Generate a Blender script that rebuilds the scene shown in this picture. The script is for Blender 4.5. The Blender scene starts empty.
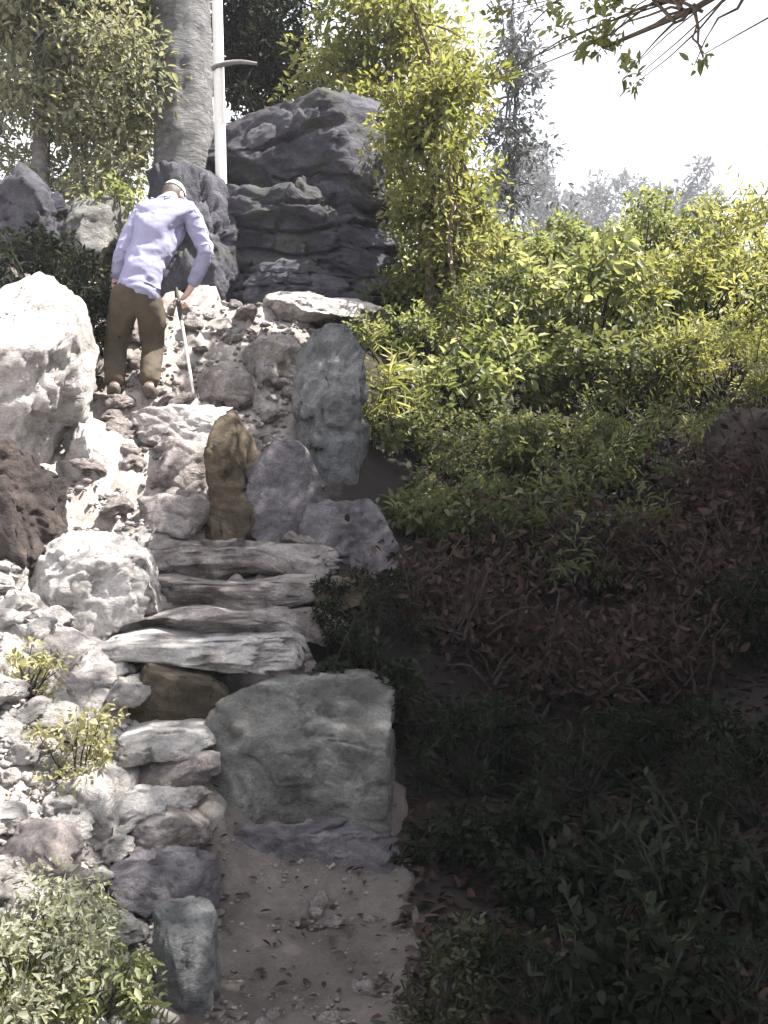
import bpy, bmesh, math, random
import numpy as np
from mathutils import Vector, Matrix, noise

random.seed(7)
RNG = np.random.default_rng(7)
R = math.radians
S = bpy.context.scene
COL = S.collection

# ------------------------------------------------------------------ camera
FPX = 1050.0                       # focal length in pixels of the 768 x 1024 frame
EYE = 1.6
cam_d = bpy.data.cameras.new("camera")
cam = bpy.data.objects.new("camera", cam_d)
COL.objects.link(cam)
cam.location = (0, 0, EYE)
cam.rotation_euler = (R(90), 0, 0)
cam_d.sensor_fit = 'VERTICAL'
cam_d.sensor_height = 24.0
cam_d.lens = 24.0 * FPX / 1024.0
cam_d.clip_start = 0.05
cam_d.clip_end = 2000
S.camera = cam

# ------------------------------------------------------------------ sky, sun, exposure
SUN_AZ, SUN_EL = 92.0, 60.0        # degrees right of straight ahead (+Y), and above the horizon
W = bpy.data.worlds.new("World")
S.world = W
W.use_nodes = True
nt = W.node_tree
nt.nodes.clear()
out = nt.nodes.new('ShaderNodeOutputWorld')
bg = nt.nodes.new('ShaderNodeBackground')
bg.inputs['Strength'].default_value = 0.12
sky = nt.nodes.new('ShaderNodeTexSky')
sky.sky_type = 'NISHITA'
sky.sun_disc = False
sky.sun_elevation = R(SUN_EL)
sky.sun_rotation = R(SUN_AZ)
sky.air_density = 1.0
sky.dust_density = 4.0
sky.ozone_density = 1.0
# thin bright cloud veil over the blue
tc = nt.nodes.new('ShaderNodeTexCoord')
cl = nt.nodes.new('ShaderNodeTexNoise')
cl.inputs['Scale'].default_value = 2.2
cl.inputs['Detail'].default_value = 6
cr = nt.nodes.new('ShaderNodeValToRGB')
cr.color_ramp.elements[0].position = 0.25
cr.color_ramp.elements[0].color = (0.45, 0.45, 0.45, 1)
cr.color_ramp.elements[1].position = 0.55
cr.color_ramp.elements[1].color = (1, 1, 1, 1)
mx = nt.nodes.new('ShaderNodeMixRGB')
mx.inputs['Color2'].default_value = (3.3, 3.4, 3.6, 1)
nt.links.new(tc.outputs['Generated'], cl.inputs['Vector'])
nt.links.new(cl.outputs['Fac'], cr.inputs['Fac'])
nt.links.new(cr.outputs['Color'], mx.inputs['Fac'])
nt.links.new(sky.outputs['Color'], mx.inputs['Color1'])
nt.links.new(mx.outputs['Color'], bg.inputs['Color'])
nt.links.new(bg.outputs['Background'], out.inputs['Surface'])

sun_d = bpy.data.lights.new("sun", 'SUN')
sun_d.energy = 5.0
sun_d.angle = R(0.5)
sun_d.color = (1.0, 0.955, 0.88)
sun = bpy.data.objects.new("sun", sun_d)
COL.objects.link(sun)
SUN = Vector((math.sin(R(SUN_AZ)) * math.cos(R(SUN_EL)), math.cos(R(SUN_AZ)) * math.cos(R(SUN_EL)), math.sin(R(SUN_EL))))
sun.rotation_euler = SUN.to_track_quat('Z', 'Y').to_euler()
sun.location = SUN * 60

S.view_settings.view_transform = 'Standard'
S.view_settings.look = 'None'
S.view_settings.gamma = 1.0
S.view_settings.use_curve_mapping = False
S.view_settings.exposure = 1.95
try:
    S.cycles.max_bounces = 8
    S.cycles.transparent_max_bounces = 8
    S.cycles.use_denoising = True
except Exception:
    pass

# ------------------------------------------------------------------ helpers
def P(px, py, Y):
    "world point seen at pixel (px, py) when it stands Y metres down the trail"
    return Vector(((px - 384.0) / FPX * Y, Y, EYE - (py - 512.0) / FPX * Y))

def tag(o, label=None, cat=None, group=None, kind=None):
    if label: o['label'] = label
    if cat: o['category'] = cat
    if group: o['group'] = group
    if kind: o['kind'] = kind
    return o

def empty(name, loc, label, cat, group=None):
    o = bpy.data.objects.new(name, None)
    o.empty_display_size = 0.2
    COL.objects.link(o)
    o.location = loc
    return tag(o, label, cat, group)

def link(name, me, mat, parent=None, loc=None):
    o = bpy.data.objects.new(name, me)
    COL.objects.link(o)
    if mat and not me.materials:
        me.materials.append(mat)
    if parent: o.parent = parent
    if loc is not None: o.location = loc
    return o

def np_mesh(name, V, F, tone=None, smooth=True):
    "V (n,3); F (m,k) with one k"
    me = bpy.data.meshes.new(name)
    V = np.asarray(V, dtype=np.float32); F = np.asarray(F, dtype=np.int32)
    k = F.shape[1]
    me.vertices.add(len(V)); me.vertices.foreach_set('co', V.ravel())
    me.loops.add(F.size); me.loops.foreach_set('vertex_index', F.ravel())
    me.polygons.add(len(F)); me.polygons.foreach_set('loop_start', np.arange(len(F), dtype=np.int32) * k)
    me.polygons.foreach_set('loop_total', np.full(len(F), k, dtype=np.int32))
    me.update(calc_edges=True)
    if tone is not None:
        a = me.attributes.new('tone', 'FLOAT', 'POINT')
        a.data.foreach_set('value', np.asarray(tone, dtype=np.float32))
    if smooth:
        me.polygons.foreach_set('use_smooth', np.ones(len(F), dtype=bool))
    me.validate()
    return me

# ------------------------------------------------------------------ materials
def new_mat(name):
    m = bpy.data.materials.new(name); m.use_nodes = True
    n = m.node_tree.nodes; n.clear()
    o = n.new('ShaderNodeOutputMaterial'); b = n.new('ShaderNodeBsdfPrincipled')
    m.node_tree.links.new(b.outputs['BSDF'], o.inputs['Surface'])
    return m, m.node_tree, b, o

def ramp(t, cols, pos):
    r = t.nodes.new('ShaderNodeValToRGB'); e = r.color_ramp.elements
    while len(e) < len(cols): e.new(0.5)
    for i, (c, p) in enumerate(zip(cols, pos)):
        e[i].position = p; e[i].color = (*c, 1)
    return r

def noise_node(t, scale, detail=8, rough=0.6, vec=None, dist=0.0):
    n = t.nodes.new('ShaderNodeTexNoise')
    n.inputs['Scale'].default_value = scale; n.inputs['Detail'].default_value = detail
    n.inputs['Roughness'].default_value = rough; n.inputs['Distortion'].default_value = dist
    if vec: t.links.new(vec, n.inputs['Vector'])
    return n

def coords(t, scale=(1, 1, 1), obj=True):
    c = t.nodes.new('ShaderNodeTexCoord'); m = t.nodes.new('ShaderNodeMapping')
    m.inputs['Scale'].default_value = scale
    t.links.new(c.outputs['Object'], m.inputs['Vector'])
    if obj:
        oi = t.nodes.new('ShaderNodeObjectInfo')
        mul = t.nodes.new('ShaderNodeMath'); mul.operation = 'MULTIPLY'; mul.inputs[1].default_value = 37.0
        t.links.new(oi.outputs['Random'], mul.inputs[0])
        t.links.new(mul.outputs[0], m.inputs['Location'])
    return m.outputs['Vector']

def rock_mat(name, dark, mid, light, stain=None, scale=1.0, strata=1.35, bump=0.7, rough=0.9):
    m, t, b, o = new_mat(name)
    v = coords(t, (scale, scale, scale * strata))
    n1 = noise_node(t, 2.3, 9, 0.68, v, 0.6)
    r = ramp(t, [dark, mid, light], [0.36, 0.5, 0.64])
    t.links.new(n1.outputs['Fac'], r.inputs['Fac'])
    n2 = noise_node(t, 38, 5, 0.7, v)
    mixf = t.nodes.new('ShaderNodeMixRGB'); mixf.blend_type = 'OVERLAY'; mixf.inputs['Fac'].default_value = 0.75
    t.links.new(r.outputs['Color'], mixf.inputs['Color1']); t.links.new(n2.outputs['Fac'], mixf.inputs['Color2'])
    col = mixf.outputs['Color']
    if stain:
        n3 = noise_node(t, 1.6, 6, 0.65, v, 1.0)
        r3 = ramp(t, [(0, 0, 0), (1, 1, 1)], [0.52, 0.66])
        t.links.new(n3.outputs['Fac'], r3.inputs['Fac'])
        ms = t.nodes.new('ShaderNodeMixRGB'); ms.inputs['Color2'].default_value = (*stain, 1)
        t.links.new(r3.outputs['Color'], ms.inputs['Fac']); t.links.new(col, ms.inputs['Color1'])
        col = ms.outputs['Color']
    t.links.new(col, b.inputs['Base Color'])
    b.inputs['Roughness'].default_value = rough
    n4 = noise_node(t, 5, 12, 0.74, v, 0.8)
    n5 = t.nodes.new('ShaderNodeTexNoise'); n5.noise_type = 'RIDGED_MULTIFRACTAL'
    n5.inputs['Scale'].default_value = 4.5; n5.inputs['Detail'].default_value = 8; n5.inputs['Roughness'].default_value = 0.6
    t.links.new(v, n5.inputs['Vector'])
    add = t.nodes.new('ShaderNodeMath'); add.operation = 'MULTIPLY_ADD'; add.inputs[1].default_value = -0.12
    t.links.new(n5.outputs['Fac'], add.inputs[0]); t.links.new(n4.outputs['Fac'], add.inputs[2])
    # lichen and dirt specks with a shape of their own
    n6 = noise_node(t, 15, 4, 0.8, v); r6 = ramp(t, [(1, 1, 1), (0.45, 0.43, 0.40)], [0.56, 0.66])
    t.links.new(n6.outputs['Fac'], r6.inputs['Fac'])
    m6 = t.nodes.new('ShaderNodeMixRGB'); m6.blend_type = 'MULTIPLY'; m6.inputs['Fac'].default_value = 0.5
    t.links.new(col, m6.inputs['Color1']); t.links.new(r6.outputs['Color'], m6.inputs['Color2'])
    t.links.new(m6.outputs['Color'], b.inputs['Base Color'])
    bp = t.nodes.new('ShaderNodeBump'); bp.inputs['Strength'].default_value = min(1, bump * 1.3); bp.inputs['Distance'].default_value = 0.09
    t.links.new(add.outputs[0], bp.inputs['Height']); t.links.new(bp.outputs['Normal'], b.inputs['Normal'])
    return m

def leaf_mat(name, c0, c1, c2, trans=0.45, tcol=None, rough=0.5, spec=0.35):
    m, t, b, o = new_mat(name)
    a = t.nodes.new('ShaderNodeAttribute'); a.attribute_name = 'tone'
    r = ramp(t, [c0, c1, c2], [0.0, 0.5, 1.0])
    t.links.new(a.outputs['Fac'], r.inputs['Fac'])
    t.links.new(r.outputs['Color'], b.inputs['Base Color'])
    b.inputs['Roughness'].default_value = rough
    b.inputs['Specular IOR Level'].default_value = spec
    tr = t.nodes.new('ShaderNodeBsdfTranslucent')
    hs = t.nodes.new('ShaderNodeMixRGB'); hs.blend_type = 'MULTIPLY'; hs.inputs['Fac'].default_value = 1
    hs.inputs['Color2'].default_value = (*(tcol or (1.9, 1.75, 0.75)), 1)
    t.links.new(r.outputs['Color'], hs.inputs['Color1']); t.links.new(hs.outputs['Color'], tr.inputs['Color'])
    ms = t.nodes.new('ShaderNodeMixShader'); ms.inputs['Fac'].default_value = trans
    t.links.new(b.outputs['BSDF'], ms.inputs[1]); t.links.new(tr.outputs['BSDF'], ms.inputs[2])
    t.links.new(ms.outputs['Shader'], o.inputs['Surface'])
    return m

def plain_mat(name, c, rough=0.8, var=0.25, scale=20, bump=0.2, stretch=(1, 1, 1), metallic=0.0):
    m, t, b, o = new_mat(name)
    v = coords(t, stretch)
    n = noise_node(t, scale, 6, 0.6, v)
    lo = tuple(x * (1 - var) for x in c); hi = tuple(min(1, x * (1 + var)) for x in c)
    r = ramp(t, [lo, hi], [0.3, 0.7]); t.links.new(n.outputs['Fac'], r.inputs['Fac'])
    t.links.new(r.outputs['Color'], b.inputs['Base Color'])
    b.inputs['Roughness'].default_value = rough; b.inputs['Metallic'].default_value = metallic
    bp = t.nodes.new('ShaderNodeBump'); bp.inputs['Strength'].default_value = bump; bp.inputs['Distance'].default_value = 0.02
    t.links.new(n.outputs['Fac'], bp.inputs['Height']); t.links.new(bp.outputs['Normal'], b.inputs['Normal'])
    return m

M = {}
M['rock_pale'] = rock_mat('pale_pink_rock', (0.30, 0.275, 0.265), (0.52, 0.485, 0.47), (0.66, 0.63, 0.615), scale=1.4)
M['rock_step'] = rock_mat('worn_step_rock', (0.16, 0.135, 0.13), (0.32, 0.28, 0.275), (0.50, 0.455, 0.44), stain=(0.20, 0.17, 0.14), scale=1.8)
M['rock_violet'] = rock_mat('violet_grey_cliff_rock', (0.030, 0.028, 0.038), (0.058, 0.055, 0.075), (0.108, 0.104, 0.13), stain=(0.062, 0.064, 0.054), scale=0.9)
M['rock_green'] = rock_mat('greenish_grey_rock', (0.085, 0.08, 0.074), (0.165, 0.16, 0.15), (0.28, 0.272, 0.26), scale=1.6)
M['rock_blue'] = rock_mat('bluish_grey_rock', (0.085, 0.087, 0.09), (0.165, 0.168, 0.174), (0.28, 0.284, 0.29), scale=1.6)
M['rock_brown'] = rock_mat('olive_brown_rock', (0.05, 0.037, 0.022), (0.11, 0.082, 0.052), (0.21, 0.17, 0.125), scale=2.0)
M['rock_purple'] = rock_mat('purple_grey_rock', (0.09, 0.08, 0.09), (0.17, 0.155, 0.173), (0.29, 0.27, 0.29), scale=2.2)
M['rock_dark'] = rock_mat('dark_earthy_rock', (0.025, 0.019, 0.017), (0.06, 0.045, 0.04), (0.13, 0.10, 0.09), scale=1.5)
M['bark_grey'] = plain_mat('grey_bark', (0.17, 0.165, 0.17), 0.9, 0.45, 7, 0.8, (1, 1, 3.2))
M['bark_trunk'] = rock_mat('weathered_grey_bark', (0.10, 0.098, 0.105), (0.20, 0.198, 0.208), (0.31, 0.308, 0.32), stain=(0.15, 0.15, 0.14), scale=2.0, strata=2.2, bump=0.7)
M['bark_brown'] = plain_mat('brown_bark', (0.10, 0.075, 0.055), 0.9, 0.4, 18, 0.8, (1, 1, 0.3))
M['bark_pale'] = plain_mat('bleached_bark', (0.85, 0.84, 0.82), 0.7, 0.05, 14, 0.3, (1, 1, 2))
M['twig'] = plain_mat('dry_twig', (0.04, 0.026, 0.023), 0.9, 0.5, 25, 0.4)
M['twig_dark'] = plain_mat('dark_twig', (0.02, 0.017, 0.016), 0.9, 0.4, 25, 0.4)
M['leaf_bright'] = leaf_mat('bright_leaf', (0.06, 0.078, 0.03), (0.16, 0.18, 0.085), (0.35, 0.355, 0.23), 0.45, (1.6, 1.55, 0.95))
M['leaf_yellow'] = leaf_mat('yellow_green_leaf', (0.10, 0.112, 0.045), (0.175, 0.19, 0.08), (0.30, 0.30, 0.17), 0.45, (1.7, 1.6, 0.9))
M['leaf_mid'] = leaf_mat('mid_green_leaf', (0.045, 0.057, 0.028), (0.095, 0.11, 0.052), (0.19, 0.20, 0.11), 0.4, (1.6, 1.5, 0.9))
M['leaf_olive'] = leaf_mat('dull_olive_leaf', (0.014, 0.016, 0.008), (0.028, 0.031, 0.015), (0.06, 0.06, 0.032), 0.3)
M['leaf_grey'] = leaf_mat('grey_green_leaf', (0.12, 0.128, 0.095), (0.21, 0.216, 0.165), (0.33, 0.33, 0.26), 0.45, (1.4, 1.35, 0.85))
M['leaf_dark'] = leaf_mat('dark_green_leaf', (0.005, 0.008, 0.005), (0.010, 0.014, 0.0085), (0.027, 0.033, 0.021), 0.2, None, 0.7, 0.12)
M['leaf_dead'] = leaf_mat('dead_brown_leaf', (0.015, 0.0065, 0.005), (0.029, 0.014, 0.011), (0.066, 0.040, 0.033), 0.15, (1.3, 1.0, 0.8), 0.8)
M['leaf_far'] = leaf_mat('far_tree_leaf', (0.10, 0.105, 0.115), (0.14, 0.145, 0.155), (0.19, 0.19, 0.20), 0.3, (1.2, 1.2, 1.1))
M['leaf_pale'] = leaf_mat('pale_dry_grass', (0.22, 0.21, 0.10), (0.33, 0.31, 0.16), (0.45, 0.42, 0.26), 0.4, (1.2, 1.2, 0.9))

# ------------------------------------------------------------------ terrain
CP = []   # control points x, y, z
def cp(px, py, Y):
    v = P(px, py, Y); CP.append((v.x, v.y, v.z))
def cw(x, y, z): CP.append((x, y, z))
# foot of the trail
for a in [(200, 1024, 3.3), (300, 1024, 3.3), (410, 1024, 3.3), (210, 900, 4.15), (300, 895, 4.2), (400, 900, 4.2)]: cp(*a)
for a in [(0, 0, 0), (-0.3, 1.6, 0), (0, -4, -0.5), (-3, -3, 0.0), (3, -3, -0.2)]: cw(*a)
# the stepped scramble
for a in [(280, 850, 4.45), (280, 735, 4.95), (250, 690, 5.3), (250, 625, 5.8), (240, 570, 6.2), (230, 515, 6.7), (225, 465, 7.1),
          (200, 415, 7.6), (130, 405, 7.6), (80, 405, 7.6), (260, 360, 8.4), (300, 318, 9.3), (200, 310, 9.0), (100, 310, 9.2),
          (330, 430, 7.6), (330, 520, 6.9), (340, 620, 6.0), (360, 760, 5.0), (300, 300, 11)]: cp(*a)
# sunny scree on the left
for a in [(0, 1010, 2.9), (0, 900, 3.4), (100, 905, 3.9), (100, 770, 4.5), (0, 760, 4.2), (50, 620, 5.4), (120, 620, 5.6), (0, 600, 5.2),
          (60, 510, 6.4), (0, 460, 6.7), (130, 500, 6.7), (40, 300, 9.0)]: cp(*a)
for a in [(-5, 5, 1.9), (-5, 8, 3.7), (-6, 2, 1.0), (-5, 12, 5.0), (-3.2, 4, 0.9), (0, 16, 4.6), (-4, 16, 5.2)]: cw(*a)
# overgrown bank on the right
for a in [(450, 1010, 3.45), (600, 1020, 3.2), (760, 960, 3.2), (600, 860, 4.4), (450, 790, 5.0), (450, 720, 5.6), (600, 740, 5.8), (600, 630, 6.8),
          (600, 530, 7.8), (450, 540, 7.2), (750, 540, 7.0), (750, 640, 6.0), (750, 780, 4.6), (600, 420, 9.4), (480, 380, 9.6), (420, 450, 8.2), (740, 430, 8.6)]: cp(*a)
for a in [(4, 12, 3.6), (2, 13, 3.7), (5, 9, 3.0), (5, 6, 1.6), (6, 3, 0.9), (7, 15, 3.4), (3.5, 17, 3.0)]: cw(*a)
CPA = np.array(CP)
def _phi(r): return np.sqrt(r * r + 0.12)
_d = np.linalg.norm(CPA[:, None, :2] - CPA[None, :, :2], axis=2)
_n = len(CPA)
_A = np.zeros((_n + 3, _n + 3)); _A[:_n, :_n] = _phi(_d) - 0.08 * np.eye(_n) * 0
_A[:_n, _n] = 1; _A[:_n, _n + 1:] = CPA[:, :2]; _A[_n, :_n] = 1; _A[_n + 1:, :_n] = CPA[:, :2].T
_A[:_n, :_n] += 0.02 * -np.eye(_n)
_w = np.linalg.solve(_A, np.concatenate([CPA[:, 2], np.zeros(3)]))
def Hn(x, y):
    x = np.asarray(x, float); y = np.asarray(y, float)
    cx = np.clip(x, -6, 7); cy = np.clip(y, -4, 17)
    z = np.full(x.shape, _w[_n]) + _w[_n + 1] * cx + _w[_n + 2] * cy
    for i in range(_n):
        z = z + _w[i] * _phi(np.hypot(cx - CPA[i, 0], cy - CPA[i, 1]))
    d = np.hypot(x - cx, y - cy)                    # outside the worked patch the land falls away
    k = 1 - np.exp(-d / 14.0)
    return z * (1 - k) + (-2.0) * k
def H(x, y):
    return float(Hn(np.array([x]), np.array([y]))[0]) + bumps(x, y)
def bumps(x, y):
    v = Vector((x, y, 0.3))
    k = min(1.0, max(0.0, (y - 4.3) / 0.8)) * min(1.0, max(0.0, (-0.15 - x) / 0.3))
    return 0.05 * noise.fractal(v * 1.7, 0.9, 2.1, 5) + 0.012 * noise.noise(v * 14) + k * (0.10 * (noise.cell(v * 2.6 + 0.5 * noise.noise_vector(v * 2)) - 0.5) + 0.06 * (noise.cell(v * 6.1 + 0.4 * noise.noise_vector(v * 5)) - 0.5))

def axis(lo, hi, step, far):
    a = list(np.arange(lo, hi + 1e-6, step)); g = step
    while a[-1] < far: g *= 1.28; a.append(a[-1] + g)
    g = step; b = []
    c = lo
    while c > -far: g *= 1.28; c -= g; b.append(c)
    return np.array(b[::-1] + a)
gx = axis(-3.6, 4.5, 0.042, 420); gy = axis(2.2, 12, 0.042, 420)
GX, GY = np.meshgrid(gx, gy)
GZ = Hn(GX, GY)
near = (np.abs(GX) < 12) & (GY > -8) & (GY < 25)
idx = np.argwhere(near)
for i, j in idx:
    GZ[i, j] += bumps(GX[i, j], GY[i, j])
nx, ny = len(gx), len(gy)
I = np.arange(nx * ny).reshape(ny, nx)
Fq = np.stack([I[:-1, :-1], I[:-1, 1:], I[1:, 1:], I[1:, :-1]], axis=-1).reshape(-1, 4)

def earth_mat(name, dark, mid, light, s=1.0, bump=0.6):
    m, t, b, o = new_mat(name)
    v = coords(t, (1, 1, 1), obj=False)
    n1 = noise_node(t, 1.4 * s, 10, 0.7, v, 0.4); r = ramp(t, [dark, mid, light], [0.32, 0.5, 0.7])
    t.links.new(n1.outputs['Fac'], r.inputs['Fac'])
    n2 = noise_node(t, 45 * s, 6, 0.75, v)
    mm = t.nodes.new('ShaderNodeMixRGB'); mm.blend_type = 'OVERLAY'; mm.inputs['Fac'].default_value = 0.6
    t.links.new(r.outputs['Color'], mm.inputs['Color1']); t.links.new(n2.outputs['Fac'], mm.inputs['Color2'])
    t.links.new(mm.outputs['Color'], b.inputs['Base Color']); b.inputs['Roughness'].default_value = 0.95
    n3 = noise_node(t, 22 * s, 10, 0.75, v)
    bp = t.nodes.new('ShaderNodeBump'); bp.inputs['Strength'].default_value = bump; bp.inputs['Distance'].default_value = 0.04
    t.links.new(n3.outputs['Fac'], bp.inputs['Height']); t.links.new(bp.outputs['Normal'], b.inputs['Normal'])
    return m, t, b

# ground: dark leaf mould, turning to pale stony soil on the left of the trail
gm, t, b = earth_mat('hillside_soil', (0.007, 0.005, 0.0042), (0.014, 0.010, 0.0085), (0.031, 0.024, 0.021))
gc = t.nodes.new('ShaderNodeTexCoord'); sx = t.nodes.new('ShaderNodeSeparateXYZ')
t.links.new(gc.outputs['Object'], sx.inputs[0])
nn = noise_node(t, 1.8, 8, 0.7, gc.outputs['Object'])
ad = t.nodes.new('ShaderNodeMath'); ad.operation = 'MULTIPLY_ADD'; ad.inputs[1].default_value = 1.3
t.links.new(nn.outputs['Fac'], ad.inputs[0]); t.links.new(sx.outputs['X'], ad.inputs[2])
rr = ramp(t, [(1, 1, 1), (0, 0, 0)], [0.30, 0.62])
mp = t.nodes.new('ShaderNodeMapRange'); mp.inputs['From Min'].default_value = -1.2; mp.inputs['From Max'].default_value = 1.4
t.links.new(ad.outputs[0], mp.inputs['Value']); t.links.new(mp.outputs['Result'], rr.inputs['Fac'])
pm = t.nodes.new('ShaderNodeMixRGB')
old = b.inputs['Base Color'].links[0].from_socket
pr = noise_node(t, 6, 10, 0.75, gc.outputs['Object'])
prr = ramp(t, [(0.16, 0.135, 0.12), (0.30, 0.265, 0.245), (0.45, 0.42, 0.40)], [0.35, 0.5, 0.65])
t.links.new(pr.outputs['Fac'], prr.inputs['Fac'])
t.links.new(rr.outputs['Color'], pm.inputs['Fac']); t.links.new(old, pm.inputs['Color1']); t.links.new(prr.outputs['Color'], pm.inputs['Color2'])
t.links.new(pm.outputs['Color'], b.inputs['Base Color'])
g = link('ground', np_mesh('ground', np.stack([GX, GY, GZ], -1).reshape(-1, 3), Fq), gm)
tag(g, kind='structure')

# trodden path at the foot of the scramble
pmx, _, _ = earth_mat('trodden_earth', (0.10, 0.081, 0.073), (0.16, 0.132, 0.122), (0.26, 0.224, 0.208), 1.6, 1.0)
ys = np.linspace(0.4, 4.95, 120); us = np.linspace(0, 1, 40)
PV = []
for y in ys:
    xl = -0.60 * (0.55 + 0.45 * min(1, y / 3.3)) - 0.02 * y + 0.16 * noise.fractal(Vector((0, y * 1.7, 3)), 0.8, 2, 4)
    xr = 0.12 + 0.0 * y + 0.16 * noise.fractal(Vector((5, y * 1.9, 1)), 0.8, 2, 4)
    for u in us:
        x = xl + (xr - xl) * u
        e = min(u, 1 - u) if y < 4.93 else 0
        z = H(x, y) + 0.012 - (0.06 if e == 0 else 0.0) + 0.012 * noise.fractal(Vector((x * 9, y * 9, 2)), 0.8, 2, 4) + 0.022 * noise.fractal(Vector((x * 3.1, y * 2.3, 8)), 0.8, 2, 4)
        PV.append((x, y, z))
I = np.arange(len(PV)).reshape(len(ys), len(us))
Fp = np.stack([I[:-1, :-1], I[:-1, 1:], I[1:, 1:], I[1:, :-1]], axis=-1).reshape(-1, 4)
tag(link('path', np_mesh('path', PV, Fp), pmx), kind='structure')

# ------------------------------------------------------------------ rocks
def rock_mesh(name, size, seed, sub=4, boxy=4.0, cuts=9, rough=0.10, strata=0.0, fine=0.03, offset=(0, 0, 0), rot=(0, 0, 0), frac=0.13, post=16):
    rnd = random.Random(seed)
    bm = bmesh.new()
    bmesh.ops.create_icosphere(bm, subdivisions=sub, radius=1.0)
    V = np.array([v.co[:] for v in bm.verts]); F = np.array([[v.index for v in f.verts] for f in bm.faces])
    bm.free()
    nrm = (np.abs(V) ** boxy).sum(1) ** (1.0 / boxy)
    V = V / nrm[:, None]
    for _ in range(cuts):
        n = np.array([rnd.gauss(0, 1), rnd.gauss(0, 1), rnd.gauss(0, 0.8)]); n /= np.linalg.norm(n)
        d = rnd.uniform(0.72, 1.0)
        e = V @ n - d
        V = V - np.outer(np.where(e > 0, e, 0), n)
    s = np.array(size) / 2.0
    V = V * s
    sm = float(np.cbrt(s.prod()))
    Q = Matrix.Rotation(rnd.uniform(-0.5, 0.5), 3, 'Z') @ Matrix.Rotation(rnd.uniform(-0.4, 0.4), 3, 'Y')
    off = Vector((seed * 3.17 % 50, seed * 1.71 % 50, seed * 0.37 % 50))
    out_ = np.empty_like(V)
    NV = np.empty_like(V)
    for i in range(len(V)):                      # the broad shape and its broken blocks
        v = Vector(V[i]); d = v.normalized()
        f = rough * sm * noise.fractal(v / sm * 1.1 + off, 1.0, 2.1, 4)
        q0 = Q @ (v / sm) + off
        q1 = q0 * 1.4 + 0.3 * noise.noise_vector(q0 * 1.1)
        f += frac * sm * (noise.cell(q1) - 0.5) + frac * 0.55 * sm * (noise.cell(q1 * 2.3) - 0.5)
        if strata:
            q = v.z / s[2] * strata + 0.8 * noise.noise(v / sm * 0.7 + off)
            fr = q - math.floor(q)
            f -= 0.13 * sm * (1 if fr < 0.16 else 0) * (1 - abs(d.z))
            f += 0.10 * sm * noise.noise(Vector((math.floor(q) * 7.3, seed, 0))) * (1 - abs(d.z))
        out_[i] = (v + d * f)[:]; NV[i] = d[:]
    # crisp broken faces: planes that shave off what stands out
    for _ in range(post):
        n = np.array([rnd.gauss(0, 1), rnd.gauss(-0.3, 1), rnd.gauss(0.3, 0.9)]); n /= np.linalg.norm(n)
        if n[2] < -0.15: n = -n
        pr_ = out_ @ n; top_ = np.percentile(pr_, 99.5)
        e = pr_ - top_ * rnd.uniform(0.74, 0.95)
        out_ = out_ - np.outer(np.where(e > 0, e * 0.9, 0), n)
    for i in range(len(V)):                      # pits and grain
        v = Vector(out_[i]) / sm
        f = fine * sm * (noise.noise(v * 6 + off) + 0.7 * noise.noise(v * 14 + off) + 0.45 * noise.noise(v * 29 + off))
        rg = 1 - abs(noise.noise(v * 2.2 + off)) * 9
        if rg > 0: f -= 0.05 * sm * rg          # cracks
        out_[i] += NV[i] * f
    lo_, hi_ = out_.min(0), out_.max(0)          # back to the size asked for
    out_ = (out_ - (lo_ + hi_) / 2) / (hi_ - lo_) * np.array(size) * 1.06
    Rm = np.array(Matrix.Rotation(rot[2], 3, 'Z') @ Matrix.Rotation(rot[1], 3, 'Y') @ Matrix.Rotation(rot[0], 3, 'X'))
    out_ = out_ @ Rm.T + np.array(offset)
    return np_mesh(name, out_, F)

_rs = [100]
def rock(name, px0, py0, px1, py1, Y, depth, mat, label, cat='rock', group=None, sub=4, rot=(0, 0, 0), **k):
    "a rock filling about that box of the view at distance Y, as deep as it says"
    _rs[0] += 1
    sub = max(sub, 5) if (px1 - px0) * (py1 - py0) < 14000 else 6
    a = P(px0, py0, Y); c = P(px1, py1, Y)
    size = (abs(c.x - a.x), depth, abs(a.z - c.z))
    me = rock_mesh(name, size, _rs[0], sub=sub, rot=rot, offset=(0, 0, size[2] / 2), **k)
    o = link(name, me, M[mat], None, ((a.x + c.x) / 2, Y + depth * 0.35, c.z))
    return tag(o, label, cat, group)

# cliff behind the hiker
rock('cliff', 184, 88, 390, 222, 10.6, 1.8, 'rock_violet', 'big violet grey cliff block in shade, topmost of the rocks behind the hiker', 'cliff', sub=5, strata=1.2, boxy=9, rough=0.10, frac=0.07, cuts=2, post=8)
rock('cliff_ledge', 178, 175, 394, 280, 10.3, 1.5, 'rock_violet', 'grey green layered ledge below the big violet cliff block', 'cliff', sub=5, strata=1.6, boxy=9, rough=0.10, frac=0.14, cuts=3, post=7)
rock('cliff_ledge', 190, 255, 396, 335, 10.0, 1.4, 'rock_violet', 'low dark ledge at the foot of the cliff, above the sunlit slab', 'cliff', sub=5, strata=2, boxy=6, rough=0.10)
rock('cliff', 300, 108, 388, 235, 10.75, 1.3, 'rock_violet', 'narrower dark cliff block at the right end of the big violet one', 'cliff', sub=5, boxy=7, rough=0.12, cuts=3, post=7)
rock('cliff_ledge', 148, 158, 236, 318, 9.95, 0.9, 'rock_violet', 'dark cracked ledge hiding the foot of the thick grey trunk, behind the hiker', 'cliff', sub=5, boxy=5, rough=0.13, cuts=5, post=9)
rock('rock_slab', 262, 288, 378, 322, 9.3, 0.9, 'rock_pale', 'flat pale slab in full sun at the foot of the cliff', 'rock', sub=4, boxy=6, rough=0.06)
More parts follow.
